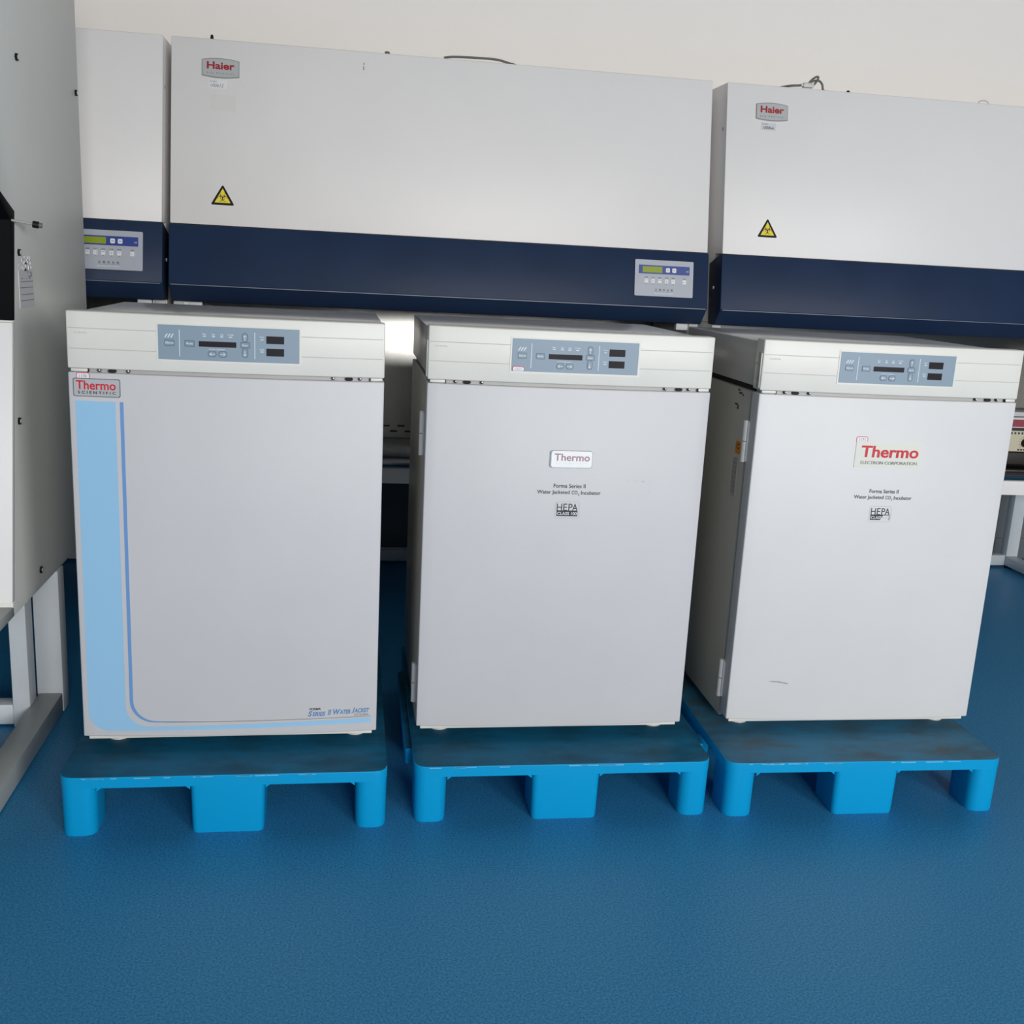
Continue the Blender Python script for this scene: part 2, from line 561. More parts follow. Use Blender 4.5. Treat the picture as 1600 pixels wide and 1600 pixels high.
def incubator(x, y, rot, label, door_mat, kind):
    t = thing('incubator', label, 'incubator', (x, y, PH), rot, 'incubators on pallets')
    F = 0.0
    # shell behind the door and top unit
    c = MB()
    c.box(0.001, IW - .001, 0.057, ID, 0.022, 0.862, 0.003)
    c.build('cabinet', M['shell'], t)
    c = MB()
    c.box(0.002, IW - .002, 0.050, ID, 0.876, 0.984, 0.003)
    tu = c.build('top_unit', M['top'], t)
    MB().box(0.012, IW - .012, 0.064, ID - .01, 0.855, 0.88).build('seam', M['gap'], tu)
    # header
    hm = front_slab(0.871, 0.990, 0.048, 0.003)
    hd = hm.build('header', M['header'], t)
    for gz in (0.955, 0.9125):
        for a, b in ((0.004, 0.184), (0.478, IW - .004)):
            g = MB().box(a, b, -0.0004, 0.002, gz - 0.0009, gz + 0.0009, nx=10).warp(onfront)
            g.build('groove', M['groove'], hd)
    MB().text('FORMA', 0.016, 0.042, 0.944, 0.9475, -0.0003, 0.0003).warp(onfront).build('embossed_lettering', M['ink_faint'], hd)
    if kind != 0:
        lp = MB()
        lp.prism([(0.004, 0.958), (0.022, 0.958), (0.022, 0.935), (0.034, 0.935), (0.034, 0.905), (0.022, 0.905), (0.022, 0.876), (0.004, 0.876)], -0.0035, 0.004, 'X', 0.001)
        lp.build('side_latch', M['shell'], hd)
    # door
    dm = front_slab(0.036, 0.863, 0.047, 0.003)
    door = dm.build('door', door_mat, t)
    MB().box(0.008, IW - .008, 0.044, 0.062, 0.040, 0.859).build('gasket', M['gap'], door)
    # latch rail in the gap between header and door
    lr = MB().box(0.012, IW - .012, 0.010, 0.05, 0.856, 0.878, nx=16)
    lr.warp(lambda v: (v.x, v.y - bul(v.x) * (0.9 if v.y < .03 else 0), v.z))
    rail = lr.build('latch_rail', M['rail'], t)

    def rf(v):
        return (v.x, v.y - bul(v.x) * 0.9, v.z)
    for a, b in ((0.006, 0.040), (IW - .030, IW - .004)):
        MB().box(a, b, 0.002, 0.012, 0.8645, 0.8705, 0.001).warp(rf).build('end_tab', M['header'], rail)
        e = b if a < .3 else a
        MB().box(e - .002, e + .002, 0.003, 0.011, 0.863, 0.872).warp(rf).build('tab_stop', M['black'], rail)
    for sx in (0.063, 0.122, 0.549, 0.607):
        k = MB()
        k.cyl((sx, 0.010, 0.868), (sx, 0.004, 0.868), 0.0038, n=12)
        k.warp(rf).build('screw', M['black'], rail)
        MB().cyl((sx + .001, 0.004, 0.8685), (sx + .001, 0.0028, 0.8685), 0.0018, n=10).warp(rf).build('screw_head', M['sticker'], rail)
    for sx in (0.089, 0.583):
        o = MB().prism([(sx + .009 * math.cos(q * PI / 10), 0.867 + .0042 * math.sin(q * PI / 10)) for q in range(20)], 0.0101, 0.006, 'Y')
        o.warp(rf).build('oval_hole', M['gap'], rail)
    # base strip and feet
    MB().box(0.010, 0.650, 0.006, 0.055, 0.026, 0.037, 0.002).build('base_strip', M['header'], t)
    for fx, fy in ((0.062, 0.078), (0.612, 0.078), (0.062, 0.54), (0.612, 0.54)):
        f = MB()
        f.cyl((fx, fy, 0.0), (fx, fy, 0.012), 0.024, 0.021, 24)
        f.cyl((fx, fy, 0.012), (fx, fy, 0.028), 0.008, n=12)
        f.build('levelling_foot', M['foot'], t)
    # hinges on the seam of the left side
    if kind != 0:
        for z0, z1 in ((0.690, 0.792), (0.078, 0.178)):
            h = MB()
            zm = (z0 + z1) / 2
            h.cyl((-0.004, 0.053, z0), (-0.004, 0.053, zm - .001), 0.0075, n=14)
            h.cyl((-0.004, 0.053, zm + .001), (-0.004, 0.053, z1), 0.0075, n=14)
            h.box(-0.004, 0.003, 0.040, 0.053, z0 + .003, z1 - .003)
            h.build('hinge', M['hinge'], t)
    # ---------------- control panel
    px0, px1, pz0, pz1 = 0.186, 0.477, 0.8975, 0.970
    MB().box(px0 - .004, px1 + .004, -0.0012, 0.003, pz0 - .004, pz1 + .004, nx=12).warp(onfront).build('panel_bezel', M['header'], t)
    cp = MB().box(px0, px1, -0.0020, 0.003, pz0, pz1, nx=12).warp(onfront).build('control_panel', M['panel'], t)
    Y = -0.0021

    def disp(a, b, c, d, nm='display_window'):
        MB().box(a, b, Y - .0006, Y + .001, c, d, nx=4).warp(onfront).build(nm, M['lens'], cp)
    disp(0.269, 0.346, 0.927, 0.9385)
    disp(0.408, 0.445, 0.938, 0.954)
    disp(0.408, 0.445, 0.912, 0.928)

    def button(pts, label, lx0, lx1, lz0, lz1):
        e = MB().prism(pts, Y + .0005, Y - .0003, 'Y')
        cx = sum(p[0] for p in pts) / len(pts)
        cz = sum(p[1] for p in pts) / len(pts)
        wx = (max(p[0] for p in pts) - min(p[0] for p in pts)) / 2
        wz = (max(p[1] for p in pts) - min(p[1] for p in pts)) / 2
        sx, sz = (wx - .0011) / wx, (wz - .0011) / wz
        e.warp(onfront).build('button_outline', M['button_edge'], cp)
        q = MB().prism([(cx + (p[0] - cx) * sx, cz + (p[1] - cz) * sz) for p in pts], Y, Y - .0007, 'Y')
        q.warp(onfront).build('button', M['button'], cp)
        g = MB()
        if label[0] in '<>^v':
            c0, c1 = (lx0 + lx1) / 2, (lz0 + lz1) / 2
            w = 0.0011
            if label in '<>':
                s = -1 if label == '<' else 1
                tip = lx1 if s > 0 else lx0
                g.strip([(lx0, c1), (lx1, c1)], w, Y - .0007, .0003)
                g.strip([(tip - s * .004, c1 + .003), (tip, c1), (tip - s * .004, c1 - .003)], w, Y - .0007, .0003)
            else:
                s = 1 if label == '^' else -1
                tip = lz1 if s > 0 else lz0
                g.strip([(c0, lz0), (c0, lz1)], w, Y - .0007, .0003)
                g.strip([(c0 - .003, tip - s * .004), (c0, tip), (c0 + .003, tip - s * .004)], w, Y - .0007, .0003)
        else:
            g.text(label, lx0, lx1, lz0, lz1, Y - .0007, .0003, bold=.01)
        g.warp(onfront).build('button_legend', M['legend'], cp)

    button(rr(0.199, 0.219, 0.926, 0.939, .0015), 'Silence', 0.2005, 0.2175, 0.9305, 0.9350)
    button(rr(0.240, 0.260, 0.926, 0.939, .0015), 'Mode', 0.2435, 0.2565, 0.9305, 0.9350)
    button(rr(0.287, 0.305, 0.9055, 0.919, .006), '<', 0.291, 0.302, 0.909, 0.915)
    button(rr(0.309, 0.327, 0.9055, 0.919, .006), '>', 0.312, 0.323, 0.909, 0.915)
    button(rr(0.3575, 0.370, 0.939, 0.959, .0062), '^', 0.360, 0.367, 0.943, 0.954)
    button(rr(0.3575, 0.370, 0.9065, 0.928, .0062), 'v', 0.360, 0.367, 0.910, 0.921)
    button(rr(0.3545, 0.374, 0.927, 0.9395, .0015), 'Enter', 0.3585, 0.370, 0.9310, 0.9352)
    def legend(fn):
        g = MB()
        fn(g)
        g.warp(onfront).build('panel_legend', M['legend'], cp)
    g = MB()
    for s in range(3):
        xx = 0.200 + s * .006
        g.strip([(xx, 0.9435), (xx + .005, 0.9515)], 0.0022, Y, .0003)
    g.warp(onfront).build('alarm_symbol', M['legend'], cp)
    for s, (a, b) in {'Run': (.277, .284), 'Set': (.296, .302), 'Cal': (.313, .319), 'Config': (.328, .340)}.items():
        legend(lambda g: g.text(s, a, b, .9515, .9553, Y, .0003, bold=.01))
        MB().box((a + b) / 2 - .0032, (a + b) / 2 + .0032, Y - .0003, Y, .948, .9497).warp(onfront).build('indicator', M['legend'], cp)
    legend(lambda g: g.text('Scroll for Parameters', .290, .322, .9205, .9238, Y, .0003, bold=.01))
    legend(lambda g: g.text('Temp', .394, .403, .9495, .9530, Y, .0003, bold=.01))
    legend(lambda g: g.text('CO2%', .394, .403, .9235, .9268, Y, .0003, bold=.01))
    for zz in (.9453, .9195):
        MB().box(.396, .402, Y - .0003, Y, zz, zz + .0016).warp(onfront).build('indicator', M['legend'], cp)
    for xx in (0.2295, 0.384):
        MB().strip([(xx, 0.905), (xx, 0.9605)], 0.0014, Y, .0003).warp(onfront).build('divider_line', M['legend'], cp)

    # ---------------- door graphics
    D = -0.0001
    if kind == 0:
        r1 = []
        # broad light blue L-shaped stripe
        x0, x1, z0, zt = 0.013, 0.095, 0.050, 0.803
        outer = [(x0, zt), (x0, 0.100)]
        for k in range(9):
            a = PI + k * PI / 16
            outer.append((x0 + .045 + .045 * math.cos(a), z0 + .045 + .0 + .045 * math.sin(a) + .0))
        outer[1] = (x0, z0 + .045)
        outer.append((0.647, 0.0585))
        inner = [(0.647, 0.0700), (0.645, 0.0700), (x1 + .05, 0.0605)]
        for k in range(9):
            a = 1.5 * PI - k * PI / 16
            inner.append((x1 + .05 + .05 * math.cos(a), 0.0605 + .05 + .05 * math.sin(a)))
        inner.append((x1, zt))
        st = MB()
        poly_strip(st, outer, inner, D - .0004, 40)
        st.warp(onfront).build('light_blue_stripe', M['sky'], door)
        # thin mid blue stripe that tapers into the dark line
        o2 = [(0.104, zt)] + arc(0.104 + .052, 0.0715 + .052, .052, PI, 1.5 * PI, 10) + [(0.30, 0.0725)]
        i2 = [(0.1115, zt)] + arc(0.1115 + .05, 0.0725 + .052, .050, PI, 1.5 * PI, 10) + [(0.30, 0.0730)]
        st = MB()
        poly_strip(st, o2, i2[::-1], D - .0006, 40)
        st.warp(onfront).build('mid_blue_stripe', M['mid_blue'], door)
        MB().strip([(0.18 + .0466 * k, 0.0722 + .0002 * k) for k in range(11)], 0.0011, D - .0008, .0003).warp(onfront).build('pinstripe', M['ink_grey'], door)
        MB().text('FORMA', 0.5035, 0.5295, 0.0945, 0.1005, D, bold=.03, shear=.3).warp(onfront).build('model_lettering', M['ink'], door)
        w = MB()
        for s, a, b, cap in (('S', .5005, .5110, 1), ('ERIES', .5110, .5410, 0), ('II', .5460, .5545, 1), ('W', .5585, .5755, 1), ('ATER', .5735, .5990, 0), ('J', .6015, .6095, 1), ('ACKET', .6075, .6430, 0)):
            zb = .0790 + (a - .5) * .045
            w.text(s, a, b, zb, zb + (.0135 if cap else .0108), D, bold=.035, shear=.25)
        w.warp(onfront).build('model_lettering', M['let_blue'], door)
        MB().text('CO2 Incubator', 0.607, 0.6415, 0.0768, 0.0822, D, bold=.01, shear=.15).warp(onfront).build('model_lettering', M['ink_grey'], door)
        # chrome nameplate, top left of the door
        np_ = MB()
        np_.rrect(0.0105, 0.1065, 0.8125, 0.8510, 0.004, 0.0, -0.0030)
        np_.warp(onfront)
        npo = np_.build('nameplate', M['chrome_edge'], t)
        MB().rrect(0.0120, 0.1050, 0.8140, 0.8495, 0.0035, 0, -0.0036).warp(onfront).build('nameplate_face', M['chrome'], npo)
        MB().text('Thermo', 0.0165, 0.0975, 0.8275, 0.8465, -0.0037, bold=.018).warp(onfront).build('lettering', M['red'], npo)
        MB().text('SCIENTIFIC', 0.0200, 0.0970, 0.8185, 0.8245, -0.0037, bold=.02, space=1.6).warp(onfront).build('lettering', M['ink'], npo)
        asticker(t, 0.0175, 0.0440, 0.850, 0.8620, D, '1178')
    elif kind == 1:
        np_ = MB()
        np_.rrect(0.2860, 0.3855, 0.6800, 0.7205, 0.006, 0.0, -0.0040)
        npo = np_.warp(onfront).build('nameplate', M['chrome_edge'], t)
        MB().rrect(0.2885, 0.3840, 0.6815, 0.7190, 0.005, 0, -0.0046).warp(onfront).build('nameplate_face', M['glare_plate'], npo)
        MB().text('Thermo', 0.2955, 0.3785, 0.6965, 0.7135, -0.0047, bold=.012).warp(onfront).build('lettering', M['red_dull'], npo)
        MB().text('SCIENTIFIC', 0.2990, 0.3760, 0.6885, 0.6935, -0.0047, space=1.6).warp(onfront).build('lettering', M['sticker'], npo)
        print_block(door, 0.0, D)
        asticker(t, 0.1885, 0.2150, 0.8985, 0.9075, Y - .0006, '1427', full=False)
        mk = MB()
        for a, b, s in ((0.474, 0.6515, .0014), (0.485, .6515, .0008), (.4935, .651, .001), (.499, .651, .001), (.505, .651, .0008), (.512, .6503, .0022), (.5265, .6497, .001), (.527, .628, .0011)):
            mk.box(a - s, a + s, D - .0003, D, b - s * .7, b + s * .7)
        mk.warp(onfront).build('scuff_mark', M['ink_faint'], door)
    else:
        npo = MB().rrect(0.2505, 0.4215, 0.6945, 0.7585, 0.002, 0.0, -0.0016).warp(onfront).build('nameplate', M['cream_plate'], t)
        MB().text('Thermo', 0.2650, 0.4130, 0.7205, 0.7490, -0.0017, bold=.02, shear=.03).warp(onfront).build('lettering', M['red'], npo)
        MB().text('ELECTRON CORPORATION', 0.2665, 0.4120, 0.7040, 0.7115, -0.0017).warp(onfront).build('lettering', M['ink_grey'], npo)
        print_block(door, 0.001, D, worn=True)
        asticker(t, 0.2500, 0.2780, 0.757, 0.7700, D, '1171')
        sc = MB()
        for k in range(9):
            a = .104 + k * .005
            zz = .1405 - k * .0006 + random.uniform(-.0008, .0008)
            sc.strip([(a, zz), (a + .006, zz + random.uniform(-.001, .0006))], random.uniform(.0008, .0022), D, .0002)
        sc.strip([(.1, .1405), (.125, .141), (.148, .1355)], .0008, D, .0002)
        sc.warp(onfront).build('scuff_mark', M['ink_grey'], door)
        # stickers on the left flank
        MB().rrect(0.090, 0.122, 0.700, 0.732, .006, 0.0015, -0.0006, 'Y').warp(lambda v: (0.0015 - 0.0021 * (v.y < 0), v.x, v.z)).build('caution_sticker', M['amber'], t)
        cs = MB()
        for k, (a, b) in enumerate(((0.095, .722), (.102, .722), (.097, .712), (.104, .712), (.110, .717))):
            cs.box(-0.0009, 0.0, a, a + .004, b, b + .005)
        cs.build('sticker_print', M['ink'], t)
        ip = MB().rrect(0.098, 0.128, 0.592, 0.690, .008, 0, 1, 'Y').warp(lambda v: (0.0015 - 0.0021 * (v.y > .5), v.x, v.z))
        ipo = ip.build('rating_label', M['shell'], t)
        q = MB()
        for k in range(7):
            q.box(-0.0010, -0.0006, 0.102, 0.124, 0.603 + k * .012, 0.6045 + k * .012)
        q.box(-0.0010, -0.0006, 0.1015, 0.1025, 0.602, 0.68)
        q.box(-0.0010, -0.0006, 0.1235, 0.1245, 0.602, 0.68)
        q.build('label_rule', M['ink_grey'], ipo)
        for (a, b, s) in ((.120, .850, .018), (.138, .812, .012)):
            q = MB()
            for k in range(6):
                u, v = a + random.uniform(-s, s), b + random.uniform(-.006, .006)
                q.box(-0.0003, 0.0025, u, u + .006, v, v + .004)
            q.build('residue_mark', M['ink'], t)
    return t


def arc(cx, cz, r, a0, a1, n):
    return [(cx + r * math.cos(a0 + (a1 - a0) * k / n), cz + r * math.sin(a0 + (a1 - a0) * k / n)) for k in range(n + 1)]


def resample(pts, n):
    P = [Vector(p) for p in pts]
    L = [0]
    for a, b in zip(P, P[1:]):
        L.append(L[-1] + (b - a).length)
    return P, L


def poly_strip(mb, outer, inner, y, n):
    """thin inlay between two edge lines; 'inner' runs backwards"""
    inner = inner[::-1]

    def dens(pts):
        out = []
        for a, b in zip(pts, pts[1:]):
            a, b = Vector(a), Vector(b)
            k = max(1, int((b - a).length / 0.03))
            out += [a + (b - a) * i / k for i in range(k)]
        return out + [Vector(pts[-1])]

    def even(pts, n):
        P = dens(pts)
        L = [0]
        for a, b in zip(P, P[1:]):
            L.append(L[-1] + (b - a).length)
        out = []
        j = 0
        for i in range(n + 1):
            s = L[-1] * i / n
            while j < len(L) - 2 and L[j + 1] < s:
                j += 1
            f = (s - L[j]) / max(1e-9, L[j + 1] - L[j])
            out.append(P[j] + (P[j + 1] - P[j]) * min(1, f))
        return out
    n = 160
    A, B = even(outer, n), even(inner, n)
    b = bmesh.new()
    va = [b.verts.new((p.x, y, p.y)) for p in A]
    vb = [b.verts.new((p.x, y, p.y)) for p in B]
    for i in range(n):
        b.faces.new((va[i], va[i + 1], vb[i + 1], vb[i]))
    bmesh.ops.recalc_face_normals(b, faces=b.faces[:])
    if b.faces[0].normal.y > 0:
        bmesh.ops.reverse_faces(b, faces=b.faces[:])
    mb.add(b)


def asticker(t, a, b, c, d, y, num, full=True):
    s = MB().rrect(a, b, c, d, .004, y, y - .0004).warp(onfront).build('asset_sticker', M['sticker'], t)
    pts = [(a, c), (a, d - .004)] + [(a + .004 - .004 * math.cos(k * PI / 8), d - .004 + .004 * math.sin(k * PI / 8)) for k in range(1, 5)] \
        + [(b - .004 + .004 * math.sin(k * PI / 8), d - .004 + .004 * math.cos(k * PI / 8)) for k in range(0, 5)] + [(b, c)]
    MB().strip(pts, .0014, y - .0004, .0002).warp(onfront).build('sticker_edge', M['pink'], s)
    MB().text(num, a + .006, b - .006, c + .002, d - .004, y - .0004, .0002).warp(onfront).build('sticker_number', M['ink_grey'], s)


def print_block(door, dx, D, worn=False):
    z = 0.0035
    m = M['ink']
    MB().text('Forma Series II', 0.2985 + dx, 0.3740 + dx, 0.629 + z, 0.6385 + z, D, bold=.014).warp(onfront).build('model_lettering', m, door)
    w = MB()
    w.text('Water Jacketed', 0.2605 + dx, 0.3370 + dx, 0.6118 + z, 0.6232 + z, D, bold=.014)
    w.text('CO', 0.3420 + dx, 0.3560 + dx, 0.6140 + z, 0.6228 + z, D, bold=.014)
    w.text('2', 0.3570 + dx, 0.3605 + dx, 0.6110 + z, 0.6160 + z, D, bold=.014)
    w.text('Incubator', 0.3640 + dx, 0.4110 + dx, 0.6135 + z, 0.6225 + z, D, bold=.014)
    w.warp(onfront).build('model_lettering', m, door)
    x0, x1, z0, z1 = 0.3055 + dx, 0.3620 + dx, 0.5575 + z, 0.5960 + z
    MB().strip(rr(x0, x1, z0, z1, .004), .0008, D, .0003, closed=True).warp(onfront).build('badge_outline', M['ink_faint'], door)
    h = MB()
    h.text('H', 0.3090 + dx, 0.3215 + dx, 0.5745 + z, 0.5915 + z, D, bold=.004)
    h.text('E', 0.3245 + dx, 0.3335 + dx, 0.5745 + z, 0.5915 + z, D, bold=.004)
    h.text('P', 0.3365 + dx, 0.3460 + dx, 0.5745 + z, 0.5915 + z, D, bold=.004)
    h.text('A', 0.3455 + dx, 0.3585 + dx, 0.5745 + z, 0.5915 + z, D, bold=.004)
    h.warp(onfront).build('badge_lettering', m, door)
    bar = MB()
    if worn:
        bar.prism([(0.3090 + dx, .5618 + z), (.3350 + dx, .5618 + z), (.3395 + dx, .5680 + z), (.3420 + dx, .5735 + z), (.3560 + dx, .5735 + z), (.3580 + dx, .5755 + z), (0.3090 + dx, .5755 + z)], D, D - .0003, 'Y')
    else:
        bar.box(0.3090 + dx, 0.3585 + dx, D - .0003, D, 0.5618 + z, 0.5755 + z, nx=4)
    bar.warp(onfront).build('badge_bar', m, door)
    MB().text('CLASS 100', 0.3105 + dx, 0.3570 + dx, 0.5642 + z, 0.5718 + z, D - .0004, bold=.012).warp(onfront).build('badge_lettering', M['sticker'], door)
    if worn:
        MB().strip([(.357 + dx, .562 + z), (.359 + dx, .5665 + z), (.3575 + dx, .575 + z)], .0012, D - .0003, .0002).warp(onfront).build('badge_bar', m, door)


incubator(-0.571, 2.331, 0.0033, 'white incubator with a wide light blue stripe down its door', M['door'], 0)
incubator(0.185, 2.353, -0.0053, 'white incubator with a small glare-white nameplate, between the two other incubators', M['door'], 1)
incubator(0.970, 2.362, -0.0149, 'white incubator with an ivory nameplate, on the dusty pallet', M['door_pale'], 2)

# ------------------------------------------------------------------ biosafety cabinets along the wall
K = 0.184


def yf(z):
    return 3.78 + (z - 1.153) * K


def onslant(v):                      # things modelled flat at y=0 go onto the sloping front
    return (v.x, yf(v.z) + v.y, v.z)


def bio(x0, x1, label, badge, panel, sockets, sticker_no, ghost=False, triangle=None, dim=False):
    t = thing('biosafety_cabinet', label, 'safety cabinet', ((x0 + x1) / 2, 4.05, 0.49), 0, 'cabinets along the wall')

    def B(mb, name, m, par=t):
        # children sit in the cabinet's own coordinates
        off = Vector(t.location)
        for v in mb.bm.verts:
            v.co -= off
        return mb.build(name, m, par)
    zt = 1.963
    up = MB().prism([(yf(1.353), 1.353), (yf(zt), zt), (4.42, zt), (4.42, 1.10), (3.90, 1.10), (3.90, 1.353)], x0, x1, 'X', 0.004)
    B(up, 'upper_housing', M['cab'])
    B(MB().box(x0 + .06, x1 - .06, yf(zt) + .035, 4.38, zt - .001, zt + .006, .002), 'top_plate', M['cab'])
    hood = MB().prism([(yf(1.153) - .006, 1.153), (yf(1.351) - .006, 1.351), (yf(1.351) + .015, 1.353), (3.945, 1.318), (3.90, 1.094), (3.832, 1.094)], x0 - .003, x1 + .003, 'X', 0.004)
    hd = B(hood, 'hood', M['navy'])
    B(MB().box(x0 + .004, x1 - .004, yf(1.151) - .0075, yf(1.151) - .003, 1.1505, 1.1530), 'hood_edge', M['hood_edge'], hd)
    for s in (x0, x1 - .035):
        side = MB().prism([(yf(.50), .50), (yf(.58), .58), (3.86, 1.10), (4.42, 1.10), (4.42, .50)], s, s + .035, 'X', .003)
        B(side, 'side_panel', M['steel'] if False else M['cab_side'])
    inner = (x0 + .036, x1 - .036)
    for s in (inner[0], inner[1] - .004):
        B(MB().prism([(3.76, .60), (3.88, 1.095), (4.30, 1.095), (4.30, .60)], s, s + .004, 'X'), 'chamber_side', M['steel'])
    bw = B(MB().prism([(4.262, .567), (4.322, 1.099), (4.335, 1.099), (4.335, .567)], inner[0], inner[1], 'X'), 'chamber_back', M['steel'])
    sl = MB()
    n = int((inner[1] - inner[0]) / .06)
    for k in range(n):
        for r in range(2):
            a = inner[0] + .02 + k * .06 + r * .03
            sl.box(a, a + .028, 4.262, 4.270, .590 + r * .022, .596 + r * .022)
    B(sl, 'return_slot', M['gap'], bw)
    B(MB().box(inner[0], inner[1], 3.74, 4.30, .545, .566, .002), 'work_surface', M['steel'])
    rl = MB()
    pr = [(3.745, .566)] + [(3.715 - .028 * math.sin(q * PI / 10), .566 + .022 * math.cos(q * PI / 10)) for q in range(0, 9)] + [(3.70, .545), (3.745, .545)]
    rl.prism(pr[::-1], inner[0], inner[1], 'X')
    B(rl, 'front_rail', M['steel_rail'])
    B(MB().prism([(3.690, .495), (3.700, .556), (3.73, .556), (3.73, .50), (4.40, .50), (4.40, .49), (3.73, .49)], x0, x1, 'X', .0), 'apron', M['cab'])
    for sx in sockets:
        B(MB().box(sx - .024, sx + .024, 3.866, 3.892, 1.068, 1.094, .003), 'sash_stop', M['sticker'])
    # screws at the housing corners and a switch on the side
    for sx in (x0 - .001, x1 + .001):
        B(MB().cyl((sx - .002, 3.93, 1.80), (sx + .002, 3.93, 1.80), .006, n=12), 'housing_screw', M['rail'])
        B(MB().cyl((sx - .005, 3.87, 1.23), (sx + .005, 3.87, 1.23), .006, n=12), 'housing_screw', M['sticker'])
    if badge is not None:
        bx0, bx1 = badge, badge + .1225
        zl, zh = 1.842, 1.895
        cx = (bx0 + bx1) / 2
        pts = []
        for k in range(13):
            u = -1 + k / 6
            pts.append((cx + u * (bx1 - bx0) / 2, zh + .0065 * (1 - u * u)))
        for k in range(13):
            u = 1 - k / 6
            pts.append((cx + u * (bx1 - bx0) / 2, zl - .0055 * (1 - u * u)))
        pl = MB().prism(pts, .001, -.004, 'Y').warp(onslant)
        plo = B(pl, 'nameplate', M['badge_rim'])
        q = [(cx + (p[0] - cx) * .965, 1.8690 + (p[1] - 1.8685) * .90) for p in pts]
        B(MB().prism(q, 0, -.0048, 'Y').warp(onslant), 'nameplate_face', M['badge_face'], plo)
        B(MB().text('Haier', bx0 + .016, bx1 - .016, 1.8645, 1.8890, -.0049, bold=.03).warp(onslant), 'lettering', M['haier_red'], plo)
        B(MB().text('BIO MEDICAL', bx0 + .016, bx1 - .016, 1.8490, 1.8550, -.0049, space=1.7).warp(onslant), 'lettering', M['ink_grey'], plo)
        sx0 = bx0 + .0215
        s = B(MB().box(sx0, sx0 + .058, -.0008, .0005, 1.803, 1.830).warp(onslant), 'inventory_sticker', M['sticker_dim'] if dim else M['sticker'])
        B(MB().text('资产编号', sx0 + .003, sx0 + .027, 1.8222, 1.8272, -.0009, .0002).warp(onslant), 'sticker_print', M['ink_grey'], s)
        B(MB().text(sticker_no, sx0 + .006, sx0 + .049, 1.8070, 1.8180, -.0009, .0002, shear=.25).warp(onslant), 'handwritten_number', M['ink'] if dim else M['ink_grey'], s)
        if ghost:
            B(MB().box(-.457, -.372, -.0004, .0005, 1.732, 1.785).warp(onslant), 'sticker_residue', M['ghost'])
            g = MB()
            g.box(.0530, .0560, -.0004, .0004, 1.918, 1.926)
            g.box(.0520, .0552, -.0004, .0004, 1.901, 1.914)
            B(g.warp(onslant), 'pen_mark', M['ink_grey'])
    if triangle is not None:
        cx, zb, zh = triangle, 1.421, 1.489
        tri = lambda s, y: MB().prism(rtri(cx, zb, zh, s), 0.0005, y, 'Y').warp(onslant)
        w = B(tri(1.0, -.0008), 'biohazard_sign', M['black'])
        B(tri(.80, -.0012), 'sign_face', M['yellow'], w)
        zc = zb + .0255
        g = MB()
        for k in range(3):
            a = PI / 2 + k * 2 * PI / 3
            ox, oz = cx + .0088 * math.cos(a), zc + .0088 * math.sin(a)
            # open horn: a crescent, thick towards the centre
            A, I = [], []
            for j in range(25):
                u = a + .42 + (2 * PI - .84) * j / 24
                A.append((ox + .0092 * math.cos(u), oz + .0092 * math.sin(u)))
                I.append((ox + .0014 * math.cos(a) + .0074 * math.cos(u), oz + .0014 * math.sin(a) + .0074 * math.sin(u)))
            poly_strip(g, A, I[::-1], -.0014, 40)
        g.strip(arc(cx, zc, .0078, 0, 2 * PI, 36)[:-1], .0013, -.0014, .0002, closed=True)
        B(g.warp(onslant), 'biohazard_symbol', M['ink'], w)
    if panel is not None:
        p0, p1, q0, q1 = panel, panel + .2195, 1.1895, 1.3175
        cp = B(MB().rrect(p0, p1, q0, q1, .004, .0, -.0105).warp(onslant), 'control_panel', M['silver'])
        Y = -.0106
        s0 = p0 - 1.036

        def bx(a, b, c, d, m, nm, th=.0006):
            return B(MB().box(a + s0, b + s0, Y - th, Y, c, d).warp(onslant), nm, m, cp)
        bx(1.0500, 1.2410, 1.2685, 1.2990, M['royal'], 'blue_strip')
        bx(1.0640, 1.1380, 1.2730, 1.2945, M['lcd'], 'display_window', .001)
        for kx, gl in ((1.1590, '^'), (1.1830, 'v')):
            k = B(MB().rrect(kx + s0 - .0075, kx + s0 + .0075, 1.2755, 1.2910, .003, Y, Y - .0012).warp(onslant), 'button', M['key'], cp)
            s = 1 if gl == '^' else -1
            B(MB().strip([(kx + s0 - .004, 1.2833 - s * .002), (kx + s0, 1.2833 + s * .002), (kx + s0 + .004, 1.2833 - s * .002)], .0014, Y - .0012, .0003).warp(onslant), 'button_mark', M['royal'], cp)
        B(MB().text('«8', 1.2275 + s0, 1.2365 + s0, 1.2795, 1.2845, Y - .0006, .0003).warp(onslant), 'panel_legend', M['key'], cp)
        B(MB().strip(rr(1.0480 + s0, 1.2440 + s0, 1.2300, 1.2640, .003), .0009, Y, .0003, closed=True).warp(onslant), 'key_frame', M['ink_faint'], cp)
